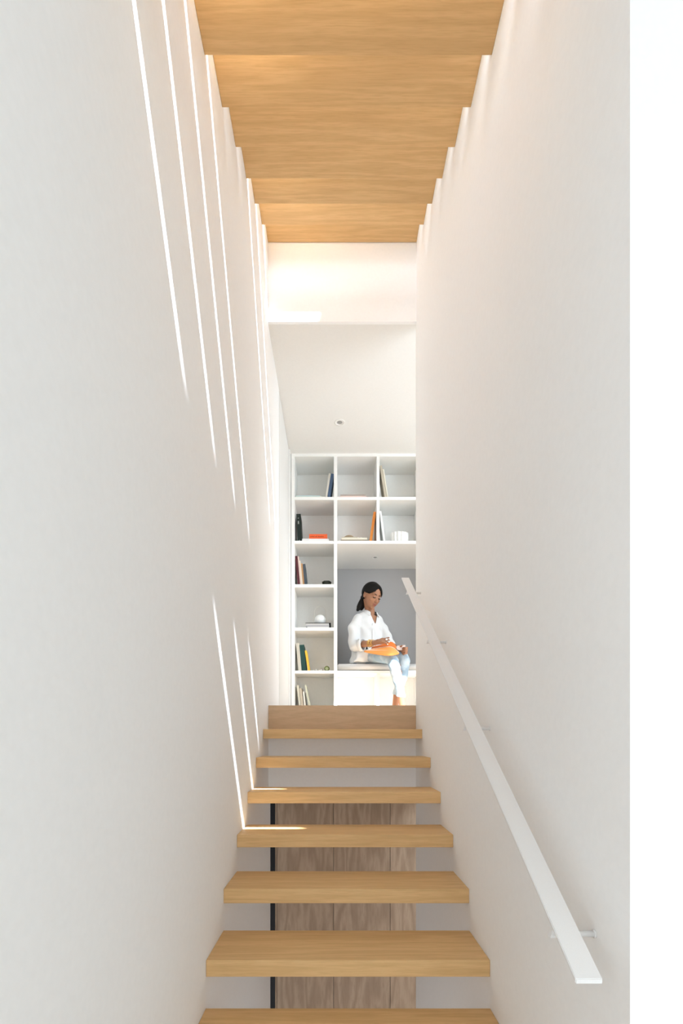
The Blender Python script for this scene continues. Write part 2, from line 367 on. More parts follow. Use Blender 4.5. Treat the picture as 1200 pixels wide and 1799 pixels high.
# ------------------------------------------------------------------ books and objects on the shelves
def cuboid(bm, lo, hi, bev=0): box(bm, lo[0], hi[0], lo[1], hi[1], lo[2], hi[2], bev)
def book(label, col, w, h, dep, flat=False, loc=(0, 0, 0), lean=0, yaw=0, group=None, page=True, soft=False, name='book'):
    """standing: w thick along x, h high, spine to the viewer. flat: w wide, h thick. loc: bottom corner/edge centre; lean in degrees"""
    b = .003 if not soft else .0015
    bm = bmesh.new()
    if flat:   # spine towards the viewer, boards horizontal
        cuboid(bm, (-w/2, 0, 0), (w/2, dep, b)); cuboid(bm, (-w/2, 0, h-b), (w/2, dep, h)); cuboid(bm, (-w/2, 0, b*.98), (w/2, b, h-b*.98))
    else:
        cuboid(bm, (0, 0, 0), (b, dep, h)); cuboid(bm, (w-b, 0, 0), (w, dep, h)); cuboid(bm, (b*.98, 0, 0), (w-b*.98, b, h))
    me = bpy.data.meshes.new(name); bmesh.ops.recalc_face_normals(bm, faces=bm.faces[:]); bm.to_mesh(me); bm.free(); me.materials.append(colm(name+str(col), col))
    o = link(name, me); o.location = loc; o.rotation_euler = (0, math.radians(lean), math.radians(yaw)); tag(o, label, 'book', group)
    if page:
        bm = bmesh.new()
        if flat: cuboid(bm, (-w/2+.004, b, b), (w/2-.004, dep-.004, h-b))
        else: cuboid(bm, (b, b, .004), (w-b, dep-.004, h-.004))
        me = bpy.data.meshes.new('pages'); bm.to_mesh(me); bm.free(); me.materials.append(M['page']); p = link('pages', me, o)
    return o
DBK = DS+.06   # where the books' spines stand
def X(px, d=DBK): return (px-CX)*d/F
def Wd(px, d=DBK): return px*d/F
shelf_top = {1: sz(873)+.0005, 2: sz(950)+.0005, 3: sz(1026.4)+.0005, 4: sz(1102.4)+.0005, 5: sz(1178)+.0005, 6: Z(LAND)+.0285}
def standing(label, col, x0, x1, ytop, row, lean, dep=.19, d=DBK, group=None, **k):
    """x0,x1: spine's bottom edge in px; ytop: its top; lean>0 tips right"""
    z = shelf_top[row]; w = Wd(x1-x0, d)*math.cos(math.radians(lean)); h = (Z((CY-ytop)*d/F)-z)/math.cos(math.radians(lean))
    if lean >= 0: loc = (X(x1, d)-w*math.cos(math.radians(lean)), d, z+w*math.sin(math.radians(lean)))
    else: loc = (X(x0, d), d, z)
    return book(label, col, w, h, dep, loc=loc, lean=lean, group=group, **k)
def lying(label, col, x0, x1, y0, y1, zbase, dep=.2, d=DBK, yaw=0, group=None, **k):
    return book(label, col, Wd(x1-x0, d), Wd(y1-y0, d), dep, True, ((X(x0, d)+X(x1, d))/2, d, zbase), yaw=yaw, group=group, **k)
# top row
o = lying('pale green flat book at the bottom of the stack in the top corner cubby', (.62,.70,.58), 519.5, 568, 870, 873.3, shelf_top[1], d=DS+.03)
lying('pale blue flat book on top of the pale green one in the top corner cubby', (.55,.68,.70), 519.5, 562, 867.6, 870, shelf_top[1]+Wd(3.3)+.0006, d=DS+.04)
standing('thin cream paperback leaning beside the blue book in the top corner cubby', (.74,.70,.62), 571.0, 574.3, 832, 1, 8.5, dep=.17)
standing('blue-grey book leaning on the divider in the top corner cubby', (.10,.16,.27), 574.6, 579.9, 832.5, 1, 8.5, dep=.18)
lying('rose-red thin book under the stack in the top middle cubby', (.75,.18,.22), 595.2, 647, 870.4, 873.2, shelf_top[1], d=DS+.03)
lying('cream magazine in the middle of the stack in the top middle cubby', (.80,.72,.62), 598, 643, 868.2, 870, shelf_top[1]+Wd(2.8)+.0006, d=DS+.035)
lying('grey-pink thin book topmost of the stack in the top middle cubby', (.42,.32,.28), 598, 642.5, 865, 867.4, shelf_top[1]+Wd(4.6)+.0012, d=DS+.04)
standing('beige hardback leaning on the divider in the top cubby above the niche', (.50,.44,.34), 676.6, 680.6, 818, 1, -9, dep=.17)
standing('ivory paperback outermost of the two leaning books in the top cubby', (.72,.68,.56), 680.9, 683.2, 824, 1, -9, dep=.17)
# second row
o = standing('thick black-green hardback upright at the side of the second-row cubby', (.014,.022,.018), 522.8, 530.5, 903, 2, -2.6, dep=.2)
lying('white boxed book lying under the orange-red book', (.80,.78,.76), 530.8, 577.5, 943.5, 949.8, shelf_top[2], d=DS+.04)
ob = lying('orange-red thick book with dark title on its spine', (.80,.13,.04), 543.2, 575, 935, 943.6, shelf_top[2]+Wd(6.3)+.001, d=DS+.05)
lying('taupe book at the bottom of the stack beneath the brown stone', (.30,.25,.19), 598.4, 648.5, 945.8, 949.8, shelf_top[2], d=DS+.03)
lying('cream paper block book in the middle of the stack beneath the brown stone', (.80,.74,.60), 600.5, 645, 942, 945.6, shelf_top[2]+Wd(4)+.0008, d=DS+.035)
lying('small beige booklet directly beneath the brown stone', (.52,.45,.34), 600.5, 628, 939.6, 941.8, shelf_top[2]+Wd(7.6)+.0016, d=DS+.05)
standing('bright orange book leaning on the divider in the second-row middle cubby', (.85,.30,.06), 648.8, 653.2, 899.5, 2, 7.8, dep=.18)
standing('white thin book leaning left in the second-row cubby above the niche', (.80,.80,.77), 674.2, 677.6, 898, 2, -7.5, dep=.18)
# dark spine lettering of the orange-red book (too small in the photo to read letter by letter)
bm = bmesh.new(); rx = -Wd(31.8)/2+.008; zc = Wd(8.6)/2
for wd in (7, 3, 9):
    for i in range(wd):
        h = random.choice((.007, .007, .011)); cuboid(bm, (rx, -.0006, zc-.0045), (rx+.0042, .0004, zc-.0045+h)); rx += .0066
    rx += .006
me = bpy.data.meshes.new('spine_lettering'); bm.to_mesh(me); bm.free(); me.materials.append(colm('dark_red_ink', (.18, .02, .01)))
link('spine_lettering', me, ob)['kind'] = 'stuff'
# small spine marks on the black-green hardback
bm = bmesh.new()
for z0, hh in ((.245, .006), (.19, .03), (.02, .01)): cuboid(bm, (.012, -.0006, z0), (.024, .0004, z0+hh))
me = bpy.data.meshes.new('spine_lettering'); bm.to_mesh(me); bm.free(); me.materials.append(colm('grey_ink', (.35, .36, .34)))
link('spine_lettering', me, o)['kind'] = 'stuff'
# third row
z3 = shelf_top[3]
standing('dark maroon hardback leaning against the side in the third-row cubby', (.10,.022,.028), 523.2, 527.4, 977, 3, -5.2, dep=.2)
standing('pale pink paperback next to the maroon book', (.70,.52,.46), 527.6, 529.6, 977, 3, -5.2, dep=.2)
standing('cream thin book between the pink and the tan ones', (.76,.66,.54), 529.8, 532.0, 985, 3, -5.2, dep=.2)
standing('tan-orange book in the leaning row of the third-row cubby', (.48,.26,.12), 532.2, 535, 990, 3, -5.2, dep=.2)
standing('slate-grey book at the end of the leaning row in the third-row cubby', (.06,.075,.09), 535.2, 539.8, 991, 3, -5.2, dep=.2)
# fourth row
z4 = shelf_top[4]
lying('white-spined lowest book of the stack below the small dome lamp', (.62,.60,.57), 540, 578, 1099.6, 1102, z4, d=DS+.03)
lying('silver-grey middle book of the stack below the small dome lamp', (.42,.40,.40), 537.5, 578.5, 1096.4, 1099.4, z4+Wd(2.4)+.0006, d=DS+.03)
lying('light grey upper book of the stack below the small dome lamp', (.55,.53,.51), 537, 578, 1093.6, 1096.2, z4+Wd(5.4)+.0012, d=DS+.03)
# black slipcase lid standing over the stack
bm = bmesh.new(); xa, xb = X(536.6, DS+.03), X(580.4, DS+.03); zt = z4+Wd(8.0)+.0022
cuboid(bm, (xa, DS+.028, zt), (xb, DS+.23, zt+.005)); 
for q in [(xb, xb+.005)]: cuboid(bm, (q[0]-.0005, DS+.028, z4), (q[1], DS+.23, zt+.005))
sc_ = fin(bm, 'slipcase', colm('black_card', (.015,.015,.013))); tag(sc_, 'thin black slipcase cover over the grey stack of books', 'slipcase')
# fifth row
standing('cream speckled book leaning on the side in the fifth-row cubby', (.58,.53,.44), 524.4, 530, 1130, 5, -5.2, dep=.2)
standing('dark green hardback beside the yellow book', (.018,.060,.052), 530.3, 538.4, 1133, 5, -5.2, dep=.2)
standing('yellow paperback leaning on the dark green hardback', (.80,.48,.06), 541.2, 544.8, 1143, 5, -9.0, dep=.17)
# sixth row
standing('ivory tall book nearest the side in the lowest cubby', (.66,.62,.50), 526.4, 529.8, 1204, 6, -6, dep=.2)
standing('beige middle book in the lowest cubby', (.55,.47,.36), 530.4, 534.6, 1209, 6, -6, dep=.2)
standing('short white book in the lowest cubby', (.80,.76,.68), 535.8, 538.6, 1215, 6, -6, dep=.2)
standing('pale sage-green outermost book leaning in the lowest cubby', (.56,.56,.44), 544.5, 547.6, 1204, 6, -11, dep=.2)

# objects
z2 = shelf_top[2]
bm = bmesh.new(); r = Wd(9.2); lathe(bm, (X(613, DS+.11), DS+.11, z2+Wd(9.8)+.0022), [(0, 0), (r*.7, .0), (r, .011), (r*.96, .019), (r*.7, .028), (0, .033)], 28)
for v in bm.verts: v.co += Vector((random.uniform(-1, 1), random.uniform(-1, 1), random.uniform(0, 1)))*.0006
tag(fin(bm, 'stone', colm('brown_stone', (.36, .26, .16), .7), smooth=True), 'smooth brown stone lying on the stack of cream books', 'stone')
for i, (px, hh) in enumerate(((624.5, .016), (629.5, .013), (634, .017))):
    bm = bmesh.new(); lathe(bm, (X(px, DS+.06), DS+.062, z2+Wd(7.6)+.0016), [(0, 0), (.008, 0), (.010, hh*.4), (.006, hh*.8), (0, hh)], 12)
    if i > 0 or True: tag(fin(bm, 'pebble', colm('white_ceramic', (.82,.81,.78), .35), smooth=True), ['white pebble nearest the brown stone on the cream books', 'middle white pebble on the cream books', 'white pebble furthest from the brown stone on the cream books'][i], 'pebble', 'white pebbles on the book stack')
# scalloped white vase
bm = bmesh.new(); cx, cy = X(702, DS+.12), DS+.13; n = 96; rings = []
for hz, rr in ((0, .82), (.03, .95), (.075, 1.0), (.118, 1.0), (.122, .93), (.116, .88), (.02, .84), (.018, .0)):
    rings.append([bm.verts.new((cx+math.cos(2*math.pi*i/n)*rr*.088*(1+.07*math.cos(14*2*math.pi*i/n)), cy+math.sin(2*math.pi*i/n)*rr*.07*(1+.07*math.cos(14*2*math.pi*i/n)), z2+hz)) for i in range(n)])
for a, b in zip(rings, rings[1:]):
    for i in range(n): bm.faces.new((a[i], a[(i+1) % n], b[(i+1) % n], b[i]))
bmesh.ops.remove_doubles(bm, verts=bm.verts[:], dist=1e-6); bm.faces.new([v for v in bm.verts if abs(v.co.z-z2) < 1e-6][:n])
tag(fin(bm, 'vase', colm('white_ceramic', (.82,.81,.78), .35), smooth=True), 'fluted white ceramic vase standing in the cubby above the niche', 'vase')
# dark low dish and hexagonal box
bm = bmesh.new(); lathe(bm, (X(556.5, DS+.08), DS+.09, z3), [(0, 0), (.036, 0), (.04, .010), (.022, .021), (0, .024)], 6)
tag(fin(bm, 'paperweight', colm('green_black', (.016,.02,.012), .35)), 'low dark faceted paperweight in the third-row cubby', 'paperweight')
bx_ = empty('box', (X(574, DS+.09), DS+.10, z3), 'small dark green hexagonal box in the third-row cubby', 'box')
bm = bmesh.new(); c = (X(574, DS+.09), DS+.10, z3); lathe(bm, c, [(0, 0), (.045, 0), (.045, .046), (0, .046)], 6); fin(bm, 'box_body', colm('green_black', (.016,.02,.012), .35), bx_)
bm = bmesh.new(); lathe(bm, (c[0], c[1], c[2]+.0462), [(0, 0), (.047, 0), (.047, .008), (.03, .012), (0, .012)], 6); fin(bm, 'lid', colm('green_black2', (.03,.035,.022), .3), bx_)
# dome lamp with a wire hoop
zl = z4+Wd(8.0)+.0078; c = (X(562.5, DS+.12), DS+.13, zl)
dl = empty('table_lamp', c, 'little white dome lamp with a thin wire hoop on the black slipcase', 'lamp')
bm = bmesh.new(); R = .058; prof = [(0, 0), (R*.93, 0)]+[(R*math.cos(t)*1.0, .045+R*math.sin(t)) for t in [i*math.pi/2/10 for i in range(10)]]+[(0, .045+R)]
lathe(bm, c, prof, 36); fin(bm, 'lamp_shade', colm('opal_glass', (.80,.81,.79), .3), dl, True)
bm = bmesh.new(); pts = [Vector((c[0]+.060*math.cos(t), c[1], c[2]+.13+.060*math.sin(t))) for t in [math.pi*i/20 for i in range(21)]]
pts = [Vector((c[0]+.060, c[1], c[2]+.001))]+pts+[Vector((c[0]-.060, c[1], c[2]+.001))]
for a, b in zip(pts, pts[1:]): cyl(bm, a, b, .0016, n=8)
fin(bm, 'hoop', colm('cream_wire', (.66,.64,.58), .4), dl, True)
# tiny white figures and green ring
for i, px in enumerate((551, 555.5, 560.2, 564.5)):
    hh = .022 if i % 2 else .017
    bm = bmesh.new(); lathe(bm, (X(px), DBK, shelf_top[5]), [(0, 0), (.009, 0), (.008, .004), (.0035, hh*.6), (.006, hh*.8), (0, hh)], 14)
    tag(fin(bm, 'figurine', colm('white_ceramic', (.82,.81,.78), .35), smooth=True), ['tiny white figurine nearest the yellow paperback', 'second tiny white figurine from the yellow paperback', 'third tiny white figurine from the yellow paperback', 'tiny white figurine nearest the green ring'][i], 'figurine', 'white figurines in a row')
bm = bmesh.new(); cx, cz_ = X(574.3), shelf_top[5]+.0275; n, k = 32, 10; vs = []
for i in range(n):
    a = 2*math.pi*i/n
    vs.append([bm.verts.new((cx+math.cos(a)*(.021+.0062*math.cos(2*math.pi*j/k)), DBK+.009*math.sin(2*math.pi*j/k), cz_+math.sin(a)*(.021+.0062*math.cos(2*math.pi*j/k)))) for j in range(k)])
for i in range(n):
    for j in range(k): bm.faces.new((vs[i][j], vs[(i+1) % n][j], vs[(i+1) % n][(j+1) % k], vs[i][(j+1) % k]))
rg = fin(bm, 'ring_ornament', colm('olive_glass', (.13,.15,.05), .2), smooth=True); tag(rg, 'small olive-green ring ornament in the fifth-row cubby', 'ornament')
bm = bmesh.new(); cyl(bm, (cx, DBK-.003, cz_), (cx, DBK+.003, cz_), .016, n=24); fin(bm, 'disc', colm('olive_disc', (.36,.38,.2), .3), rg, False)

# ------------------------------------------------------------------ the woman in the niche
pe = empty('person', (.33, 5.1, Z(LAND)), 'barefoot woman in white shirt and pale jeans reading on the bench', 'person')
def skinpart(name, me, m, parent=pe, label=None):
    me.materials.clear(); me.materials.append(m); o = link(name, me); hang(o, parent)
    if label: o['label'] = label
    return o
V = lambda x, y, h: Vector((x, y, Z(h)))
# head frame
yaw, pit, rol = math.radians(33), math.radians(26), math.radians(5)
Fd = Vector((math.sin(yaw)*math.cos(pit), -math.cos(yaw)*math.cos(pit), -math.sin(pit)))
Ld = Vector((math.cos(yaw), math.sin(yaw), 0)); Ud = Ld.cross(Fd).normalized()*-1
if Ud.z < 0: Ud = -Ud
Rq = Matrix.Rotation(-rol, 3, Fd); Ld = Rq @ Ld; Ud = Rq @ Ud
HM = Matrix((Ld, -Fd, Ud)).transposed()       # local x = her left, y = back, z = up
Cc = P(653.6, 1045.5, 5.02)
def hp(l, f, u): return Cc + Ld*l + Fd*f + Ud*u
wristR, wristL = V(.372, 4.785, .925), V(.628, 4.885, .882)
def hand(bm, wrist, palm_end, tips, thumb, side, r=.0085):
    """palm plus four fingers (bent in the middle) and a thumb"""
    limb(bm, [(wrist, .024), (wrist.lerp(palm_end, .45), .027)])
    n = len(tips)
    for i, (root, mid, tip) in enumerate(tips):
        limb(bm, [(wrist.lerp(root, .25), .014), (root, .0125)]); rr = r*(1.0, 1.05, 1.0, .88)[i]
        limb(bm, [(root, rr*1.12), (mid, rr), (tip, rr*.82)])
    limb(bm, [(thumb[0], .014), (thumb[1], .0105), (thumb[2], .0085)])
fingR = []
# right hand: fingers lie forward across the page
dirR = Vector((.80, -.58, .0)).normalized(); acr = Vector((.25, .35, .90)).normalized()
palmR = wristR + dirR*.085 + Vector((0, 0, .012))
for i, (o_, ln, drop) in enumerate(((.033, .078, -.004), (.012, .083, .010), (-.010, .076, .024), (-.030, .062, .034))):
    root = palmR + acr*o_*.62 + Vector((0, -.012*i, 0)); mid = root + dirR*ln*.5 + Vector((0, 0, -.002-drop*.3)); tip = root + dirR*ln*.95 + Vector((0, 0, -drop))
    fingR.append((root, mid, tip))
thR = (wristR+dirR*.03+Vector((0, -.012, -.008)), wristR+dirR*.065+Vector((.004, -.03, -.016)), wristR+dirR*.10+Vector((.006, -.036, -.018)))
# left hand: curled round the book's far edge
palmL = V(.652, 4.80, .852); fingL = []
for i in range(4):
    root = palmL + Vector((.010-.002*i, -.004*i, .026-.019*i)); mid = root + Vector((.026, -.034, -.002)); tip = root + Vector((.004, -.056, -.006))
    fingL.append((root, mid, tip))
thL = (V(.632, 4.86, .885), V(.628, 4.815, .896), V(.638, 4.785, .898))
def build_body():
    bm = bmesh.new()
    # head: cranium, face, jaw, cheeks, nose, brow, lips, ears
    ball(bm, hp(0, -.012, .022), (.088, .104, .096), HM, 32, 20)
    ball(bm, hp(0, .030, -.030), (.071, .072, .090), HM, 28, 18)
    ball(bm, hp(0, .036, -.082), (.047, .050, .046), HM, 20, 14)
    ball(bm, hp(0, .066, -.113), (.021, .019, .017), HM)
    for s in (-1, 1):
        ball(bm, hp(s*.038, .062, -.036), (.027, .025, .024), HM)      # cheek
        ball(bm, hp(s*.031, .081, -.004), (.0165, .0135, .0125), HM)   # closed lid
        ball(bm, hp(s*.031, .083, .018), (.026, .014, .007), HM)       # brow ridge
        ball(bm, hp(s*.0115, .106, -.044), (.0085, .009, .0075), HM)   # nostril
        ball(bm, hp(s*.086, -.006, -.014), (.009, .018, .030), HM)     # ear
        ball(bm, hp(s*.088, .002, -.036), (.007, .009, .010), HM)
    limb(bm, [(hp(0, .088, .006), .009), (hp(0, .103, -.022), .0095), (hp(0, .115, -.041), .0115)])
    ball(bm, hp(0, .092, -.070), (.0225, .0125, .0075), HM)
    ball(bm, hp(0, .088, -.083), (.0195, .0125, .0085), HM)
    # neck and chest
    limb(bm, [(hp(0, -.030, -.055), .053), (V(.350, 5.085, 1.300), .049), (V(.345, 5.11, 1.235), .058)])
    tl = Vector((.86, .51, 0))
    loft(bm, [(V(.335, 5.12, .80), tl*.16, Vector((-.07, .115, 0))), (V(.338, 5.135, 1.0), tl*.125, Vector((-.05, .085, 0))), (V(.338, 5.115, 1.14), tl*.145, Vector((-.056, .100, 0))), (V(.34, 5.105, 1.215), tl*.128, Vector((-.042, .076, 0))), (V(.345, 5.10, 1.262), tl*.085, Vector((-.034, .062, 0)))])
    ball(bm, V(.405, 5.115, 1.225), (.055, .045, .045)); ball(bm, V(.295, 5.075, 1.225), (.045, .04, .045))
    # arms
    limb(bm, [(V(.225, 5.045, 1.185), .036), (V(.19, 4.985, .945), .036), (wristR.lerp(V(.19, 4.985, .945), .55), .034), (wristR, .0245)])
    limb(bm, [(V(.445, 5.16, 1.185), .036), (V(.55, 5.09, .965), .039), (wristL.lerp(V(.55, 5.09, .965), .55), .033), (wristL, .0235)])
    hand(bm, wristR, palmR, fingR, thR, 1); hand(bm, wristL, palmL, fingL, thL, -1)
    # legs (inside the jeans) down to the bare ankles and feet
    limb(bm, [(V(.285, 5.08, .84), .06), (V(.43, 4.885, .822), .05), (V(.54, 4.75, .748), .040), (V(.606, 4.635, .42), .033), (V(.622, 4.625, .30), .030)])
    limb(bm, [(V(.415, 5.16, .84), .06), (V(.565, 4.965, .83), .05), (V(.665, 4.835, .78), .038), (V(.585, 4.77, .43), .031), (V(.568, 4.755, .30), .029)])
    for an, dr in ((V(.622, 4.625, .30), Vector((.45, -.89, 0))), (V(.568, 4.755, .30), Vector((-.55, -.83, 0)))):
        dr.normalize(); sd_ = Vector((-dr.y, dr.x, 0)); fl_ = Z(LAND)
        h = Vector((an.x, an.y, fl_))-dr*.02
        limb(bm, [(an, .030), (h+Vector((0, 0, .030)), .029), (h+dr*.07+Vector((0, 0, .036)), .034), (h+dr*.15+Vector((0, 0, .022)), .021)])
        ball(bm, h+dr*.14+sd_*.018+Vector((0, 0, .02)), .019); ball(bm, h+dr*.135-sd_*.02+Vector((0, 0, .018)), .017)
        for i in range(5):
            t = h+dr*(.185-.008*abs(i-1)-.006*i)+sd_*(.03-.0155*i)+Vector((0, 0, .0115))
            limb(bm, [(t-dr*.04, .0105), (t, .0095 if i else .012)])
    return melt(bm, .0038, 5, .5)
skinpart('body', build_body(), M['skin'])
# face details
for s in (-1, 1):
    bm = bmesh.new()
    pts = [hp(s*(.031+dx), .0985-abs(dx)*.30-dx*.22, -.010-dz) for dx, dz in ((-.015, -.002), (-.008, .002), (0, .0035), (.008, .002), (.015, -.001))]
    for a, b in zip(pts, pts[1:]): cyl(bm, a, b, .0038, n=8)
    fin(bm, 'eyelash_line', M['hair'], pe, True)
for s in (-1, 1):
    bm = bmesh.new()
    pts = [(hp(s*(.031+dx), .0975-max(0, dx)*.75, .016+dz), r) for dx, dz, r in ((-.018, 0, .003), (-.006, .004, .0042), (.008, .006, .0036), (.020, .001, .002))]
    for (a, ra), (b, rb) in zip(pts, pts[1:]): cyl(bm, a, b, ra, rb, n=8)
    fin(bm, 'eyebrow', colm('brow_brown', (.03, .014, .008)), pe, True)
bm = bmesh.new()
ball(bm, hp(0, .0985, -.0715), (.021, .008, .0048), HM); ball(bm, hp(0, .0955, -.0815), (.0175, .0085, .006), HM)
fin(bm, 'lips', M['lip'], pe, True)
# hair: cap drawn back to a low tail
def hairmesh():
    bm = bmesh.new()
    bmesh.ops.create_uvsphere(bm, u_segments=48, v_segments=32, radius=1)
    kill = []
    for v in bm.verts:
        x, y, z = v.co          # local: x her left, y back, z up
        v.co = Vector((x*.100, y*.120, z*.108 + (.004 if y > 0 else 0)))
    for f in bm.faces:
        c = f.calc_center_median()
        fy = -c.y/.120; fz = c.z/.108; lx = abs(c.x)/.1
        # hairline: high on the forehead, dropping past the temples to behind the ears
        if fz < .60 - .95*max(0, (lx-.12)) and fy > .10: kill.append(f)
        elif fz < -.10 and fy > -.12: kill.append(f)
        elif fz < -.75: kill.append(f)
    bmesh.ops.delete(bm, geom=kill, context='FACES')
    bmesh.ops.transform(bm, matrix=Matrix.Translation(hp(0, -.012, .018)) @ HM.to_4x4(), verts=bm.verts[:])
    me = bpy.data.meshes.new('t'); bm.to_mesh(me); bm.free()
    o = link('t', me); m = o.modifiers.new('s', 'SOLIDIFY'); m.thickness = .014; m.offset = -1
    out = bpy.data.meshes.new_from_object(o.evaluated_get(bpy.context.evaluated_depsgraph_get())); bpy.data.objects.remove(o)
    bm = bmesh.new(); bm.from_mesh(out)
    k = hp(0, -.118, -.052)
    limb(bm, [(hp(0, -.07, -.035), .050), (k, .030)])
    limb(bm, [(k, .028), (P(635, 1060, 5.085), .034), (P(631.5, 1066.5, 5.08), .030), (P(628.5, 1071.5, 5.07), .016)])
    limb(bm, [(k, .022), (P(638, 1063, 5.09), .026), (P(635, 1070, 5.09), .016)])
    return melt(bm, .0042, 4, .5)
skinpart('hair', hairmesh(), M['hair'])
bm = bmesh.new(); k = hp(0, -.122, -.056); kd = (P(634, 1061, 5.085)-k).normalized()
cyl(bm, k-kd*.006, k+kd*.006, .034, n=20); fin(bm, 'hair_tie', M['black'], pe, True)
# fingernails
for i, (_, mid, tip) in enumerate(fingR):
    d_ = (tip-mid).normalized(); bm = bmesh.new(); ball(bm, tip+d_*.004+Vector((0, -.0045, .0035)), (.0058, .004, .0042), None, 12, 8)
    fin(bm, 'fingernail', M['nail'], pe, True)
bm = bmesh.new(); ball(bm, fingR[1][1]+Vector((.004, -.012, .002)), (.012, .008, .009), None, 16, 10); fin(bm, 'ring', M['nail'], pe, True)['label'] = 'large white stone ring'
# shirt
def shirtmesh():
    bm = bmesh.new(); tl = Vector((.86, .51, 0)); fb = Vector((-.51, .86, 0))
    R_ = [(.762, .185, .150, (.325, 5.10)), (.80, .190, .158, (.325, 5.10)), (.88, .176, .150, (.330, 5.11)), (1.0, .165, .138, (.334, 5.12)), (1.12, .172, .132, (.336, 5.115)), (1.20, .176, .110, (.336, 5.11)), (1.255, .145, .082, (.342, 5.105)), (1.295, .078, .062, (.350, 5.095)), (1.31, .066, .058, (.350, 5.093))]
    loft(bm, [(V(cx, cy, h), tl*a, fb*b) for h, a, b, (cx, cy) in R_], 48)
    limb(bm, [(V(.235, 5.045, 1.205), .064), (V(.188, 5.01, 1.13), .062), (V(.178, 4.985, .98), .058), (V(.188, 4.965, .938), .060)])
    limb(bm, [(V(.188, 4.965, .935), .060), (V(.225, 4.93, .925), .057), (V(.243, 4.913, .925), .054)])
    limb(bm, [(V(.43, 5.155, 1.205), .066), (V(.49, 5.13, 1.12), .062), (V(.54, 5.08, .99), .055), (V(.565, 5.04, .955), .046)])
    # tail of the shirt over the lap
    loft(bm, [(V(.30, 5.03, .95), Vector((.085, .05, 0)), Vector((.03, -.05, .02))), (V(.30, 4.985, .87), Vector((.085, .05, 0)), Vector((.03, -.05, .02))), (V(.285, 4.955, .80), Vector((.085, .05, 0)), Vector((.025, -.045, .0))), (V(.250, 4.955, .762), Vector((.080, .05, 0)), Vector((.02, -.04, .0)))], 24)
    me = melt(bm, .005, 8, .5)
    # folds
    nr = [v.normal.copy() for v in me.vertices]
    for v, n in zip(me.vertices, nr):
        p = v.co.copy()
        a = math.sin(p.x*52+p.z*14+math.sin(p.z*23)*1.6)*.5+math.sin(p.z*46-p.x*30+p.y*25)*.35
        v.co = p + n*a*.0075
    bm = bmesh.new(); bm.from_mesh(me); bpy.data.meshes.remove(me)
    # open the V neck and the front of the cuff
    kill = []
    for f in bm.faces:
        c = f.calc_center_median(); q = c-V(.345, 5.10, 0); q.z = c.z-EYE
        l = q.x*.86+q.y*.51; fr = -(q.x*-.51+q.y*.86)
        if fr > 0 and q.z > 1.165 and abs(l-.005) < (q.z-1.165)*.46+.002: kill.append(f)
        elif q.z > 1.296: kill.append(f)
        elif (c-V(.243, 4.913, .930)).dot(Vector((.78, -.60, 0)).normalized()) > .030 and (c-V(.27, 4.89, .930)).length < .075 : kill.append(f)
    bmesh.ops.delete(bm, geom=kill, context='FACES')
    me = bpy.data.meshes.new('t'); bm.to_mesh(me); bm.free()
    o = link('t', me); m = o.modifiers.new('s', 'SOLIDIFY'); m.thickness = .004; m.offset = -1
    out = bpy.data.meshes.new_from_object(o.evaluated_get(bpy.context.evaluated_depsgraph_get())); bpy.data.objects.remove(o)
    for p in out.polygons: p.use_smooth = True
    return out
sh = skinpart('shirt', shirtmesh(), M['shirt'])
def strip(name, rows, m, parent, thick=.004):
    bm = bmesh.new(); g = [[bm.verts.new(p) for p in r] for r in rows]
    for a, b in zip(g, g[1:]):
        for i in range(len(a)-1): bm.faces.new((a[i], a[i+1], b[i+1], b[i]))
    me = bpy.data.meshes.new('t'); bm.to_mesh(me); bm.free(); o = link('t', me)
    s = o.modifiers.new('b', 'SUBSURF'); s.levels = 2; s.render_levels = 2
    s = o.modifiers.new('s', 'SOLIDIFY'); s.thickness = thick; s.offset = 0
    out = bpy.data.meshes.new_from_object(o.evaluated_get(bpy.context.evaluated_depsgraph_get())); bpy.data.objects.remove(o)
    for p in out.polygons: p.use_smooth = True
    return skinpart(name, out, m, parent)
# collar: stands round the neck, falls open at the front
def cp(ang, rad, h):   # angle 0 = front, + = her left
    a = math.radians(ang); f = Vector((.51, -.86, 0)); l = Vector((.86, .51, 0))
    return V(.352, 5.095, h)+(f*math.cos(a)+l*math.sin(a))*rad
angs = (-170, -140, -110, -80, -52, -30)
for s in (1, -1):
    top, out_ = [], []
    for i, a in enumerate(angs[::-1] if s > 0 else angs[::-1]):
        t = i/(len(angs)-1); A = -a*s if False else (-a if s > 0 else a)
        top.append(cp(A, .066+.004*(1-t), 1.285+.048*t**.6)); out_.append(cp(A, .100-.006*t, 1.232+.058*t**.7))
    mid = [a.lerp(b, .35)+Vector((0, 0, .006)) for a, b in zip(top, out_)]
    strip('collar', [top, mid, out_], M['shirt'], sh)
strip('placket', [[V(.352+.010, 5.095-.118, 1.165), V(.352+.026, 5.095-.110, 1.165)], [V(.366, 4.985, 1.10), V(.384, 4.995, 1.10)], [V(.366, 4.983, 1.0), V(.384, 4.993, 1.0)], [V(.362, 4.968, .93), V(.380, 4.978, .93)]], M['shirt'], sh, .005)
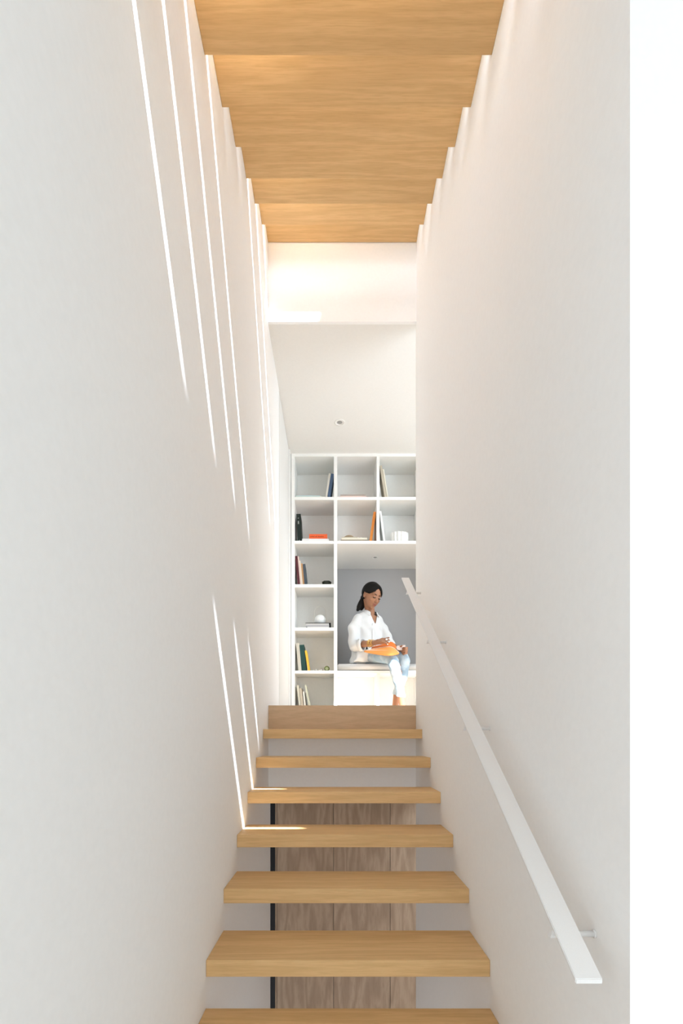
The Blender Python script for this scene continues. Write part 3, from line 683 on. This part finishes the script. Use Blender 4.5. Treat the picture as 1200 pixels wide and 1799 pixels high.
# rolled cuff
bm = bmesh.new(); cdir = Vector((.80, -.60, 0)).normalized(); cc = V(.262, 4.895, .930); u = Vector((.6, .8, 0)); 
vs = []
for i in range(28):
    a = 2*math.pi*i/28; dv = u*math.cos(a)+Vector((0, 0, 1))*math.sin(a)*1.05
    vs.append([bm.verts.new(cc+dv*(r+.002*math.sin(3*a))+cdir*t) for r, t in ((.050, -.03), (.060, -.028), (.061, .0), (.056, .012), (.049, .008), (.047, -.02))])
for i in range(28):
    for j in range(5): bm.faces.new((vs[i][j], vs[(i+1) % 28][j], vs[(i+1) % 28][j+1], vs[i][j+1]))
fin(bm, 'cuff', M['shirt'], sh, True)
# jeans
def jeansmesh():
    hips = [(V(.335, 5.11, .765), Vector((.15, .09, 0)), Vector((-.07, .11, 0))), (V(.335, 5.11, .85), Vector((.15, .09, 0)), Vector((-.07, .11, 0))), (V(.335, 5.12, .95), Vector((.12, .07, 0)), Vector((-.05, .09, 0)))]
    legs = ([(V(.285, 5.08, .838), .078), (V(.43, 4.885, .820), .068), (V(.525, 4.765, .775), .060), (V(.548, 4.735, .735), .056), (V(.575, 4.69, .60), .050), (V(.603, 4.645, .45), .041), (V(.608, 4.64, .40), .043)],
            [(V(.415, 5.16, .835), .078), (V(.565, 4.965, .832), .068), (V(.650, 4.855, .805), .056), (V(.672, 4.832, .765), .053), (V(.650, 4.815, .60), .048), (V(.592, 4.775, .45), .040), (V(.580, 4.765, .41), .040)])
    both = bmesh.new()
    for i, lg in enumerate(legs):
        bm = bmesh.new()
        if i == 0: loft(bm, hips)
        limb(bm, lg)
        me = melt(bm, .005, 6, .5)
        nr = [v.normal.copy() for v in me.vertices]
        for v, n in zip(me.vertices, nr):
            p = v.co.copy(); h = p.z-EYE
            v.co = p + n*.0026*(math.sin(h*95+p.x*60)*.5+math.sin(h*60-p.y*70)*.4)
        both.from_mesh(me); bpy.data.meshes.remove(me)
    me = bpy.data.meshes.new('t'); both.to_mesh(me); both.free()
    bm = bmesh.new(); bm.from_mesh(me); bpy.data.meshes.remove(me)
    bmesh.ops.bisect_plane(bm, geom=bm.verts[:]+bm.edges[:]+bm.faces[:], plane_co=V(.6, 4.64, .395), plane_no=Vector((-.12, .25, -1)), clear_outer=True)
    me = bpy.data.meshes.new('t'); bm.to_mesh(me); bm.free()
    o = link('t', me); m = o.modifiers.new('s', 'SOLIDIFY'); m.thickness = .005; m.offset = -1
    out = bpy.data.meshes.new_from_object(o.evaluated_get(bpy.context.evaluated_depsgraph_get())); bpy.data.objects.remove(o)
    for p in out.polygons: p.use_smooth = True
    return out
skinpart('jeans', jeansmesh(), M['denim'])
# bracelets round the forearm
fa = (wristR-V(.178, 4.99, .945)).normalized()
for i in range(5):
    c = wristR - fa*(.012+.013*i); u = fa.orthogonal().normalized(); tilt = Matrix.Rotation(random.uniform(-.25, .25), 3, u); v_ = fa.cross(u)
    bm = bmesh.new(); n = 28; R = .0325+.001*i; pts = [c+tilt @ ((u*math.cos(2*math.pi*j/n)+v_*math.sin(2*math.pi*j/n))*R) for j in range(n)]
    for a, b in zip(pts, pts[1:]+pts[:1]): cyl(bm, a, b, .0021, n=8, caps=False)
    fin(bm, 'bracelet', M['gold'], pe, True)

# ------------------------------------------------------------------ the book she reads
rb = empty('open_book', V(.56, 4.75, .85), 'floppy orange softcover book lying open on her lap', 'book')
def sheet(name, rows, m, thick, label=None):
    o = strip(name, rows, m, rb, thick)
    if label: o['label'] = label
orange = colm('orange_cover', (.86, .33, .09), .55); deep = colm('shaded_orange_cover', (.80, .20, .04), .55)  # redder second orange puts the inner flap's underside lighting into its colour
# near half: cover rolled over towards the viewer
e = .0
top = [P(640, 1143.0, 4.80), P(662, 1139.5, 4.74), P(678, 1136.8, 4.70), P(688, 1136.2, 4.68), P(696, 1141.5, 4.68), P(701, 1147.5, 4.70)]
bot = [P(639.5, 1145.5, 4.80), P(654, 1148.8, 4.73), P(670, 1151.0, 4.68), P(684, 1152.6, 4.65), P(693, 1151.2, 4.66), P(700.5, 1148.8, 4.69)]
mid = [a.lerp(b, .5)+Vector((0, -.022, 0)) for a, b in zip(top, bot)]
sheet('cover', [top, mid, bot], orange, .006)
sheet('pages', [[p+Vector((0, .012, .003)) for p in r] for r in (top, mid)], M['page'], .012)
# middle flap standing up behind, under the right hand
a0 = [P(652, 1142, 4.80), P(670, 1139, 4.76), P(686, 1137.5, 4.73), P(698, 1140.5, 4.72)]
a1 = [P(652.5, 1138.5, 4.83), P(669, 1135, 4.79), P(685, 1131.5, 4.77), P(695, 1134, 4.76)]
a2 = [P(655, 1136, 4.86), P(670, 1133, 4.82), P(682, 1128.5, 4.80), P(690, 1126.8, 4.79)]
sheet('cover', [a0, a1, a2], deep, .005, 'inner cover, underside lighting painted in as deeper orange')
b0 = [P(697, 1141.5, 4.76), P(704, 1142.5, 4.79), P(709, 1142.5, 4.82)]
b1 = [P(696, 1137.5, 4.78), P(704, 1137, 4.81), P(711, 1136.5, 4.84)]
b2 = [P(695.5, 1134.8, 4.80), P(704.5, 1134, 4.83), P(713.5, 1132.8, 4.87)]
sheet('pages', [b0, b1, b2], colm('pink_paper', (.64, .50, .44)), .006, 'pale pinkish pages')
